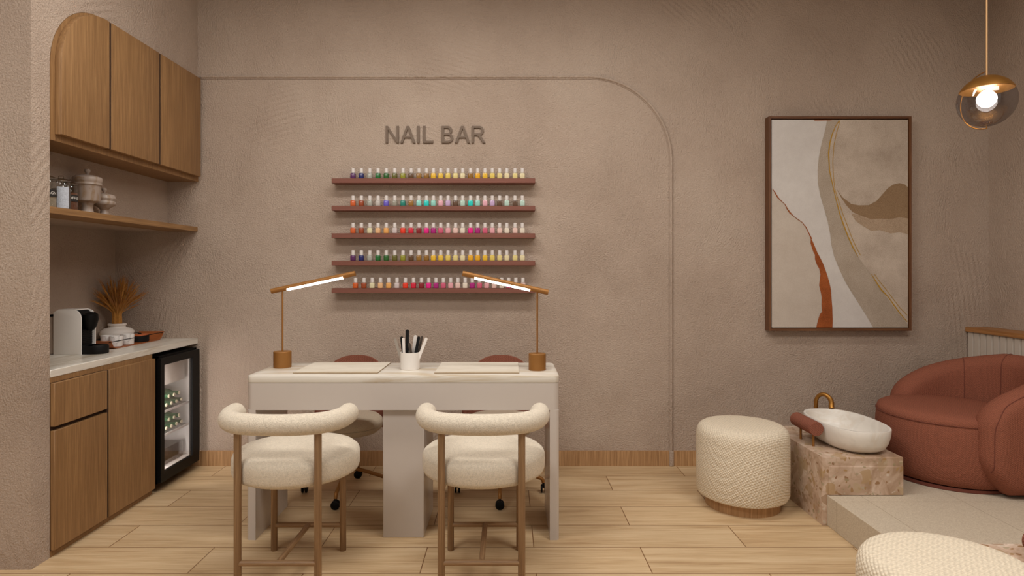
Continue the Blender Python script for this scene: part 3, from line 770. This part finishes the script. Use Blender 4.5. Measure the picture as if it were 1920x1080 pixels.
# ------------------------------------------------------------------ cream dining chairs
def smooth_path(pts, n=6):
    pts = [Vector(p) for p in pts]; out = []
    for i in range(len(pts)-1):
        p0 = pts[max(i-1, 0)]; p1 = pts[i]; p2 = pts[i+1]; p3 = pts[min(i+2, len(pts)-1)]
        for k in range(n):
            t = k/n
            out.append(.5*((2*p1)+(-p0+p2)*t+(2*p0-5*p1+4*p2-p3)*t*t+(-p0+3*p1-3*p2+p3)*t**3))
    out.append(pts[-1]); return out
ch = thing('upholstered_chair', 'cream boucle chair with a curved tube backrest, at the cabinet end of the desk', 'chair', (-.929, 2.662, 0), 'cream chairs in front of the desk')
MB().lathe([(0, .419), (.19, .419), (.240, .422), (.257, .432), (.263, .448), (.264, .480), (.2635, .500), (.258, .514), (.242, .527), (.205, .535), (.14, .540), (.07, .542), (0, .5425)], c=(0, .040, 0), seg=72, ex=1.02).build('seat', 'boucle', ch)
half = [(.243, -.028, .690), (.239, -.085, .689), (.216, -.145, .688), (.168, -.190, .687), (.09, -.213, .686)]
pth = smooth_path([(-x, y, z) for x, y, z in half] + [(0, -.220, .686)] + half[::-1], 6)
w = MB(); w.tube(pth, .0425, 28, cap='round'); w.build('backrest', 'boucle', ch, smooth=80)
for (x, y, h) in ((-.162, -.190, .672), (.162, -.190, .672), (-.160, .192, .445), (.160, .192, .445)):
    MB().lathe([(.0135, 0), (.0148, .002), (.0148, h)], c=(x, y, 0), seg=24).build('leg', 'leg_z', ch)
MB().tube([(-.155, -.190, .122), (.155, -.190, .122)], .0118, 14).build('stretcher', 'leg_x', ch)
MB().tube([(-.155, .192, .119), (.155, .192, .119)], .0118, 14).build('stretcher', 'leg_x', ch)
MB().tube([(0, -.183, .122), (0, .185, .119)], .0118, 14).build('stretcher', 'leg_y', ch)
dup(ch, (-.108, 2.666, 0), 'cream boucle chair with a curved tube backrest, at the artwork end of the desk')

# ------------------------------------------------------------------ office chairs behind the desk
oc = thing('task_chair', 'task chair with a terracotta back and cream seat behind the desk, at the cabinet end', 'chair', (-.942, 3.597, 0), 'task chairs behind the desk')
MB().lathe([(0, .352), (.12, .352), (.175, .362), (.198, .380), (.202, .398)], seg=56).build('seat_base', 'office_seat', oc)
MB().lathe([(.200, .399), (.204, .412), (.200, .430), (.180, .448), (.12, .458), (0, .461)], seg=56).build('seat', 'office_seat', oc)
w = MB(); t = bmesh.new(); nu, nv = 33, 15; rows = [[], []]
for side, rr in ((0, .225), (1, .262)):
    for i in range(nu):
        a = math.radians(90-62+124*i/(nu-1)); u = abs(i/(nu-1)*2-1)
        ztop = .35+.425*(1-u**2.6)**.42 if u < 1 else .35
        col = []
        for j in range(nv):
            z = .35+(ztop-.35)*j/(nv-1); fl = .018*math.sin(PI*min(1, (z-.35)/.42))
            edge = 0.012*(1 if side else -1)*max(0, (j/(nv-1)-.85)/.15)
            col.append(t.verts.new(((rr+fl-edge)*math.cos(a), (rr+fl-edge)*math.sin(a)-.01, z)))
        rows[side].append(col)
for s in (0, 1):
    for i in range(nu-1):
        for j in range(nv-1): t.faces.new((rows[s][i][j], rows[s][i+1][j], rows[s][i+1][j+1], rows[s][i][j+1]))
for i in range(nu-1):
    for j in (0, nv-1): t.faces.new((rows[0][i][j], rows[0][i+1][j], rows[1][i+1][j], rows[1][i][j]))
for i in (0, nu-1):
    for j in range(nv-1): t.faces.new((rows[0][i][j], rows[0][i][j+1], rows[1][i][j+1], rows[1][i][j]))
bmesh.ops.remove_doubles(t, verts=t.verts[:], dist=1e-4)
bmesh.ops.recalc_face_normals(t, faces=t.faces[:]); w._merge(t)
w.build('backrest', 'pink_knit', oc, smooth=60)
MB().tube([(0, 0, .12), (0, 0, .352)], .018, 20).build('column', 'lamp_brass', oc)
for k in range(4):
    a = k*PI/2; dx, dy = math.cos(a), math.sin(a)
    lg = MB().tube(smooth_path([(0, 0, .150), (dx*.10, dy*.10, .128), (dx*.215, dy*.215, .092), (dx*.245, dy*.245, .078), (dx*.252, dy*.252, .058)], 4), .0105, 12).build('leg', 'lamp_brass', oc)
    w = MB(); cx, cy = dx*.252, dy*.252; ca = (k % 2)*PI/2
    for s in (-1, 1):
        if k % 2 == 0: w.lathe([(.020, -.005), (.0245, -.003), (.0245, .003), (.020, .005)], c=(cx+s*.0105, cy, .0247), axis='x', seg=24)
        else: w.lathe([(.020, -.005), (.0245, -.003), (.0245, .003), (.020, .005)], c=(cx, cy+s*.0105, .0247), axis='y', seg=24)
    w.box(cx-.007, cx+.007, cy-.012, cy+.012, .030, .060, .003, 2)
    w.build('caster', 'black', lg)
dup(oc, (-.046, 3.597, 0), 'task chair with a terracotta back and cream seat behind the desk, at the artwork end')

# ------------------------------------------------------------------ artwork
art = thing('framed_artwork', 'tall abstract painting in beige, rust and gold in a walnut frame', 'painting', (1.717, YB-.001, .905))
AW, AH, AD = .940, 1.414, .059
fw = .015
for a, b in ((0, fw), (AW-fw, AW)): MB().box(a, b, -AD, 0, 0, AH).build('frame_side', 'walnut_z', art, smooth=0)
for a, b in ((0, fw), (AH-fw, AH)): MB().box(fw, AW-fw, -AD, 0, a, b).build('frame_side', 'walnut_x', art, smooth=0)
cvx0, cvx1, cvz0, cvz1 = fw+.006, AW-fw-.006, fw+.006, AH-fw-.006
cv = MB(); cv.box(fw, AW-fw, -.030, -.001, fw, AH-fw)
def paint_mat(name, a, b, sc=8, grain=.5):
    m, nt, bs = new_mat(name); v = coords(nt)
    g = noise(nt, v, sc, 5, .7); g2 = noise(nt, v, 190, 2, .8)
    f = math_(nt, 'ADD', math_(nt, 'MULTIPLY', g, 1-grain), math_(nt, 'MULTIPLY', g2, grain))
    nt.links.new(ramp(nt, f, [(.36, a), (.62, b)]), bs.inputs['Base Color']); bs.inputs['Roughness'].default_value = .8
    bs.inputs['Specular IOR Level'].default_value = .2
    bump(nt, bs, g2, .3, .002); return m
pm = [M['walnut_z'], paint_mat('paint_light', (192,184,174), (208,201,192)), paint_mat('paint_beige', (186,173,159), (200,189,176)), paint_mat('paint_taupe', (152,138,120), (186,172,156), 5, .65),
      paint_mat('paint_sand', (162,146,130), (204,190,174), 4, .5), paint_mat('paint_dune', (126,100,74), (156,130,100), 5, .7), paint_mat('paint_rust', (126,66,32), (172,94,48), 10, .5), plain('paint_gold', (178,136,34), .45),
      paint_mat('paint_white', (200,194,188), (212,207,201), 6, .4), paint_mat('paint_fade', (146,124,100), (186,164,140), 5, .8)]
def cpt(p): return (cvx0+(p[0]-107)/(728-107)*(cvx1-cvx0), cvz1-(p[1]-80)/(1022-80)*(cvz1-cvz0))
def layer(pts, mi, k, mb=cv):
    mb.mi = mi; y = -.052-.0004*k
    mb.poly2d([cpt(p) for p in pts], lambda q: (q[0], y, q[1]))
cv.mi = 8; cv.box(cvx0, cvx1, -.0515, -.030, cvz0, cvz1)
cv.mi = 1
S1 = [(360,80),(350,130),(336,180),(322,250),(316,310),(318,370),(330,430),(348,490),(362,540),(374,600),(380,650),(392,700),(412,750),(440,810),(470,860),(505,915),(540,970),(570,1022)]
layer([(107,80),(107,1022),(310,1022),(318,985),(335,950),(335,880),(327,830),(328,775),(312,730),(304,690),(290,660),(285,615),(268,570),(245,540),(205,515),(170,462),(150,450),(110,395),(107,390)][1:], 2, 0)
layer(S1+[(728,1022),(728,80)], 3, 1)
G1 = [(415,85),(398,110),(383,145),(372,185),(366,230),(370,310),(388,390),(400,440),(415,500),(432,550),(455,610),(478,660),(500,700),(540,755),(575,800),(620,870),(665,930),(722,1000)]
layer([(415,80)]+G1+[(728,1010),(728,80)], 4, 2)
layer([(404,395),(430,432),(470,462),(505,468),(550,467),(585,448),(610,420),(635,392),(660,374),(690,367),(715,374),(728,386),(728,528),(690,522),(650,530),(600,528),(560,532),(530,520),(505,512),(478,500),(452,474),(425,436)], 5, 3)
layer([(470,505),(505,512),(530,520),(560,532),(600,528),(650,530),(690,522),(728,528),(728,600),(690,590),(650,596),(600,580),(560,584),(520,560),(490,540)], 9, 3.5)
rL = [(285,615),(284,640),(290,660),(297,680),(304,692),(304,712),(312,735),(323,755),(329,780),(326,805),(323,830),(330,860),(335,885),(334,920),(336,950),(326,962),(317,990),(310,1022)]
rR = [(384,1022),(385,990),(383,930),(379,880),(377,850),(370,818),(362,790),(350,755),(340,730),(328,705),(315,682),(304,655),(292,628)]
layer(rL+rR, 6, 4)
def stroke(pts, wd, mi, k):
    P = [Vector((*p, 0)) for p in pts]; L, R = [], []
    for i, p in enumerate(P):
        d = (P[min(i+1, len(P)-1)]-P[max(i-1, 0)]).normalized(); nn = Vector((-d.y, d.x, 0)); wv = wd[i] if isinstance(wd, list) else wd
        L.append(p+nn*wv*.75); R.append(p-nn*wv*.75)
    cv.mi = mi; y = -.052-.0004*k
    t = bmesh.new()
    for i in range(len(P)-1):
        vs = [t.verts.new((lambda q: (q[0], y, q[1]))(cpt(q2))) for q2 in (L[i], L[i+1], R[i+1], R[i])]; t.faces.new(vs)
    cv._merge(t)
stroke([(110,393),(122,410),(134,432),(150,448),(166,462),(176,482),(190,502),(208,518),(226,532),(246,546),(262,566),(276,594),(288,620)], [1,3,3.5,2,1.5,3,4,1.5,2,1.5,2.5,2.5,4], 6, 5)
layer([(300,80),(382,80),(378,83),(302,84)], 6, 4)
stroke(G1[:13], [2.5,2,3,3.5,4,3,2.5,2.5,3,3.5,3,3.5,1], 7, 6)
stroke([(418,85),(402,140),(390,200),(385,270),(388,340),(396,400),(412,450),(432,510),(452,560),(470,610),(490,655),(512,695)], 1.6, 7, 6)
stroke([(562,780),(580,810),(606,850),(640,885),(664,920),(690,955),(724,995)], [1.5,3,4,2.5,3.5,3,2], 7, 6)
stroke([(575,780),(600,815),(625,845),(655,885),(690,930),(724,965)], 1.6, 7, 6)
cv.mi = 1
cvo = cv.build('canvas', pm, art, smooth=0)

# ------------------------------------------------------------------ ottomans
ot = thing('ottoman', 'round cream knitted ottoman beside the stone plinth against the wall', 'ottoman', (1.304, 3.42, 0), 'round cream ottomans')
MB().lathe([(.197, 0), (.197, .056), (0, .056)], seg=72).build('base', 'base_oak', ot)
MB().lathe([(0, .0565), (.215, .0565), (.236, .066), (.245, .088), (.246, .24), (.245, .385), (.243, .404), (.237, .422), (.226, .437), (.208, .447), (.17, .453), (.09, .456), (0, .457)], seg=96).build('cushion', 'knit', ot)
dup(ot, (1.300, 1.80, 0), 'large round cream knitted ottoman cut off by the corner of the view')

# ------------------------------------------------------------------ plinths, basins, faucet, footrests
pl = thing('stone_plinth', 'beige breccia stone plinth carrying the basin next to the ottoman by the wall', 'plinth', (1.605, 3.134, 0), 'stone plinths')
PW = .413; PD = .64
w = MB(); w.prism([(0,0),(.0245,0),(.0245,.1545),(PW,.1545),(PW,.347),(0,.347)], 0, PD, 'y', .0015)
w.build('body', 'breccia', pl, smooth=0)
MB().box(.030, PW-.002, -.006, .001, .1555, .302, .002, 1).build('front_panel', 'breccia', pl, smooth=0)
dup(pl, (1.605, 3.134-1.63, 0), 'second stone plinth behind the large cut-off ottoman')

bs = thing('foot_basin', 'white oval marble foot basin standing on the stone plinth by the armchair', 'basin', (1.869, 3.405, .3495), 'foot basins')
def oval(rx, ry, n=2.5, seg=72):
    return [(rx*math.copysign(abs(math.cos(2*PI*i/seg))**(2/n), math.cos(2*PI*i/seg)), ry*math.copysign(abs(math.sin(2*PI*i/seg))**(2/n), math.sin(2*PI*i/seg))) for i in range(seg)]
t = bmesh.new(); rings = []
for rx, ry, z in ((0,0,.0), (.095,.185,.0), (.125,.222,.005), (.146,.249,.022), (.159,.266,.052), (.166,.277,.090), (.168,.281,.122), (.1665,.2795,.1255), (.1555,.2685,.1255), (.1530,.2660,.121), (.148,.260,.088), (.136,.245,.050), (.118,.215,.024), (.07,.15,.014), (0,0,.014)):
    rings.append([t.verts.new((0,0,z))] if rx == 0 else [t.verts.new((x, y, z)) for x, y in oval(rx, ry)])
for A, B in zip(rings, rings[1:]):
    sg = 72
    for i in range(sg):
        j = (i+1) % sg
        if len(A) == 1: t.faces.new((A[0], B[i], B[j]))
        elif len(B) == 1: t.faces.new((A[i], A[j], B[0]))
        else: t.faces.new((A[i], A[j], B[j], B[i]))
bmesh.ops.recalc_face_normals(t, faces=t.faces[:]); w = MB(); w._merge(t)
w.build('bowl', 'bowl', bs, smooth=60)
MB().lathe([(.018, .0142), (.018, .017), (0, .018)], seg=24).build('drain', 'brass', bs)
dup(bs, (1.869, 3.405-1.58, .3495), 'white foot basin just entering the view behind the large cut-off ottoman')

fa = thing('faucet', 'brass gooseneck faucet behind the white foot basin', 'faucet', (1.880, 3.748, .347))
w = MB(); pts = [(0, 0, 0), (0, 0, .15)] + [(.030-.030*math.cos(a), -.035+.035*math.cos(a), .150+.056*math.sin(a)) for a in [PI*k/12 for k in range(1, 12)]] + [(.054, -.077, .140), (.055, -.083, .131)]
w.tube(pts, [.0115]*(len(pts)-8)+[.012,.0125,.013,.0135,.014,.0145,.0155,.016], 16); w.build('spout', 'brass', fa)
MB().lathe([(.018, 0), (.018, .006), (.013, .008), (0, .008)], seg=24).build('base', 'brass', fa)
MB().tube([(0, 0, .05), (.035, 0, .055)], .004, 10).build('lever', 'brass', fa)

ft = thing('footrest', 'terracotta cylinder footrest on two brass posts beside the white basin', 'footrest', (1.660, 3.415, .347), 'footrests')
w = MB(); w.lathe([(.0365, -.115), (.0385, -.113), (.0385, .113), (.0365, .115)], c=(-.001, 0, .102), axis='y', seg=48); w.build('cushion', 'pink_knit', ft)
for y in (-.078, .066): MB().tube([(0, y, 0), (0, y, .070)], .0065, 14).build('post', 'lamp_brass', ft)
dup(ft, (1.662, 3.415-1.59, .347), 'terracotta cylinder footrest just entering the view behind the large cut-off ottoman')

# ------------------------------------------------------------------ armchair
ac = thing('armchair', 'rounded terracotta tub armchair on the raised platform beside the basin', 'armchair', (2.48, 3.46, .154))
MB().lathe([(0, 0), (.318, 0), (.322, .003), (.322, .018), (0, .018)], seg=72).build('base', 'seam', ac)
MB().lathe([(.300, .018), (.326, .026), (.345, .06), (.356, .12), (.361, .20), (.361, .28), (.356, .336), (.354, .344), (.356, .350), (.348, .372), (.325, .386), (.26, .394), (.12, .397), (0, .398)], seg=96, ex=.97, ey=1).build('seat', 'terracotta', ac, smooth=60)
MB().lathe([(.352*.97, .3415), (.3595, .344), (.352*.97, .3465)], seg=96, ex=.975, ey=1).build('piping', 'seam', ac)
SR, SC, X1, X2 = .350, .075, -.020, .12       # centreline radius, half thickness, straight part x range (local)
Lst = X2-X1; TOT = 2*Lst+PI*SR
def shell_pt(s):
    if s < Lst: return Vector((X1+s, -SR, 0)), Vector((0, -1, 0))
    if s > Lst+PI*SR:
        q = s-Lst-PI*SR; return Vector((X2-q, SR, 0)), Vector((0, 1, 0))
    a = -PI/2+(s-Lst)/SR; n = Vector((math.cos(a), math.sin(a), 0)); return Vector((X2, 0, 0))+n*SR, n
def section(s, grow=0.0, seg=44):
    d = min(s+SC, TOT+SC-s); d = max(d, 0)
    k = min(d/SC, 1); a = SC*math.sqrt(max(1-(1-k)**2, 1e-5))+grow
    zt = .262+.398*min(1, (d+.004)/.62)**.30; zb = .262-.250*min(1, (d+.003)/.13)**.42
    zt += grow; zb -= grow*.5
    p, n = shell_pt(s); b = (zt-zb)/2; zc = (zt+zb)/2; cr = min(a, b); out = []
    for i in range(seg):
        th = 2*PI*i/seg; cx, sx = math.cos(th), math.sin(th)
        ox = a*math.copysign(abs(cx)**.85, cx)
        if abs(sx) < .5: oz = (b-cr)*sx/.5+0*cr; ox = a*(1 if cx > 0 else -1)*1.0; 
        else:
            ph = (abs(th-PI/2 if sx > 0 else th-1.5*PI))/(PI/3)*(PI/2); sg = 1 if sx > 0 else -1
            ox = a*math.sin(ph)*(1 if cx > 0 else -1); oz = sg*((b-cr)+cr*math.cos(ph))
        bulge = .012*(1-abs(oz/b)**2) if b > 0 else 0
        out.append(p+n*(ox+(bulge if ox > 0 else -bulge*.6)*k)+Vector((0, 0, zc+oz)))
    return out
t = bmesh.new(); ss = [-SC+SC*(1-math.cos(PI/2*i/12)) for i in range(12)]
ss = ss + [TOT*i/90 for i in range(91)] + [TOT+SC*math.sin(PI/2*i/12) for i in range(1, 13)]
rings = [[t.verts.new(q) for q in section(s)] for s in ss]
for A, B in zip(rings, rings[1:]):
    for i in range(44): t.faces.new((A[i], A[(i+1) % 44], B[(i+1) % 44], B[i]))
t.faces.new(rings[0]); t.faces.new(rings[-1])
bmesh.ops.recalc_face_normals(t, faces=t.faces[:]); w = MB(); w._merge(t)
sh_ = w.build('backrest', 'terracotta', ac, smooth=80)
for s in [Lst+SR*math.radians(90+a) for a in (58, 20, -20, -58)]:
    loop = section(s, .0008); w = MB(); w.tube(loop+[loop[0]], .0019, 6); w.build('seam_piping', 'seam', sh_)

def skin_pt(s, deg): return section(s, .0008, 360)[int(deg) % 360]
pth = [skin_pt(-.045, a) for a in range(-62, 13, 5)] + [skin_pt(-.045+.075*(1-math.cos(PI/2*i/12)), 12+48*math.sin(PI/2*i/12)) for i in range(1, 13)] + [skin_pt(.030+(TOT*.5-.030)*i/60, 60) for i in range(1, 61)]
w = MB(); w.tube(pth, .0019, 6); w.build('seam_piping', 'seam', sh_)

# ------------------------------------------------------------------ pendant
pd = thing('pendant_lamp', 'smoked glass globe pendant with a brass cap and wire hoop', 'pendant lamp', (2.028, 2.60, ZC))
gz = 2.019-ZC; GR_ = .106
capa = math.asin(.047/GR_)
MB().tube([(0, 0, 0), (0, 0, gz+GR_+.001)], .0035, 10).build('cord', 'cord', pd)
MB().lathe([(.05, 0), (.05, -.018), (.046, -.022), (0, -.022)], seg=32).build('ceiling_rose', 'brass', pd)
pr = [(GR_*math.cos(a), GR_*math.sin(a)) for a in [-PI/2+(capa+PI/2)*i/30 for i in range(31)]]
MB().lathe([(r if r > 1e-4 else 0, z) for r, z in pr], c=(0,0,gz), seg=64).build('glass_globe', 'smoke', pd, smooth=80)
po = [((GR_+.002)*math.cos(a), (GR_+.002)*math.sin(a)) for a in [capa+(PI/2-capa)*i/16 for i in range(17)]]
pi_ = [((GR_-.001)*math.cos(a), (GR_-.001)*math.sin(a)) for a in [PI/2-(PI/2-capa)*i/16 for i in range(17)]]
MB().lathe(po[:-1]+[(0, GR_+.002)], c=(0,0,gz), seg=64)
w = MB(); t = bmesh.new(); rr = [(max(a, 0), b) for a, b in po] + [(max(a, 0), b) for a, b in pi_]
w.lathe([(r if r > 1e-4 else 0, z) for r, z in rr], c=(0,0,gz), seg=64); w.build('brass_cap', 'brass', pd, smooth=60)
MB().lathe([(.017, .045), (.017, .10), (0, .10)], c=(0,0,gz), seg=24).build('socket', 'socket', pd)
MB().lathe([(0, -.026), (.010, -.0245), (.020, -.020), (.029, -.011), (.0345, .0), (.036, .010), (.0345, .020), (.029, .030), (.021, .038), (.014, .044), (.012, .050), (0, .050)], c=(0,0,gz), seg=32).build('bulb', 'bulb', pd, smooth=80)
HR = .121; dv = Vector((-.20, .98, 0)).normalized()
w = MB(); w.tube([Vector((0,0,gz+.006))+dv*HR*math.cos(a)+Vector((0,0,HR*math.sin(a))) for a in [PI/2-PI*i/30 for i in range(31)]] + [Vector((0,0,gz-GR_-.001))], .0024, 8)
w.build('wire_hoop', 'brass', pd)

# ------------------------------------------------------------------ sofa peeking in at the bottom
sf = thing('bench_sofa', 'cream cushioned low seat with a wooden frame, only its top edge showing below the chairs', 'sofa', (-.26, 1.10, 0))
def sxp(px, Y=1.5): return (px-953)/1150*Y+.26
w = MB(); w.box(sxp(180), sxp(914), .34, .398, .16, .5545, .003, 1); w.box(sxp(180), sxp(1125), -.30, .398, .16, .24, .004, 1); w.build('frame', 'bench_wood', sf)
for a, b in ((209, 534), (556, 887), (911, 1128)):
    MB().box(sxp(a), sxp(b), .26, .400, .40, .5575, .012, 4).build('back_cushion', 'boucle', sf)
MB().box(sxp(190), sxp(1120), -.30, .26, .24, .40, .03, 4).build('seat_cushion', 'boucle', sf)
for x in (sxp(200), sxp(1105)):
    for y in (-.26, .36): MB().box(x-.02, x+.02, y-.02, y+.02, 0, .16, .002, 1).build('leg', 'bench_wood', sf)

# ------------------------------------------------------------------ camera
cam = bpy.data.cameras.new('camera'); co_ = bpy.data.objects.new('camera', cam); C.objects.link(co_)
co_.location = (0, 0, 1.30); co_.rotation_euler = (PI/2, 0, 0)
cam.sensor_width = 36; cam.lens = 36*1150/1920; cam.shift_x = 7/1920; cam.shift_y = -32/1920; cam.clip_start = .05
bpy.context.scene.camera = co_

# ------------------------------------------------------------------ light
def area(loc, size, sy, power, col, rot=(0,0,0), spread=PI):
    l = bpy.data.lights.new('area_light', 'AREA'); l.shape = 'RECTANGLE'; l.size = size; l.size_y = sy; l.energy = power; l.color = col; l.spread = spread
    o = bpy.data.objects.new('area_light', l); C.objects.link(o); o.location = loc; o.rotation_euler = rot; return o
WARM = (1.0, .965, .92)
area((-.3, 2.55, ZC-.02), 2.2, .35, 46, WARM)
area((1.7, 1.0, ZC-.02), 1.4, 1.0, 50, WARM)
area((-1.6, .6, ZC-.02), 1.4, 1.0, 56, WARM)
pt = bpy.data.lights.new('bulb_light', 'POINT'); pt.energy = 4; pt.color = (1, .85, .7); pt.shadow_soft_size = .035
po_ = bpy.data.objects.new('bulb_light', pt); C.objects.link(po_); po_.location = (2.028, 2.60, 1.985)
wd = bpy.data.worlds.new('world'); bpy.context.scene.world = wd; wd.use_nodes = True
wd.node_tree.nodes['Background'].inputs[0].default_value = (1.0, .965, .925, 1); wd.node_tree.nodes['Background'].inputs[1].default_value = .52
sc = bpy.context.scene
sc.view_settings.view_transform = 'Standard'; sc.view_settings.look = 'None'; sc.view_settings.exposure = 0; sc.view_settings.gamma = 1; sc.view_settings.use_curve_mapping = False
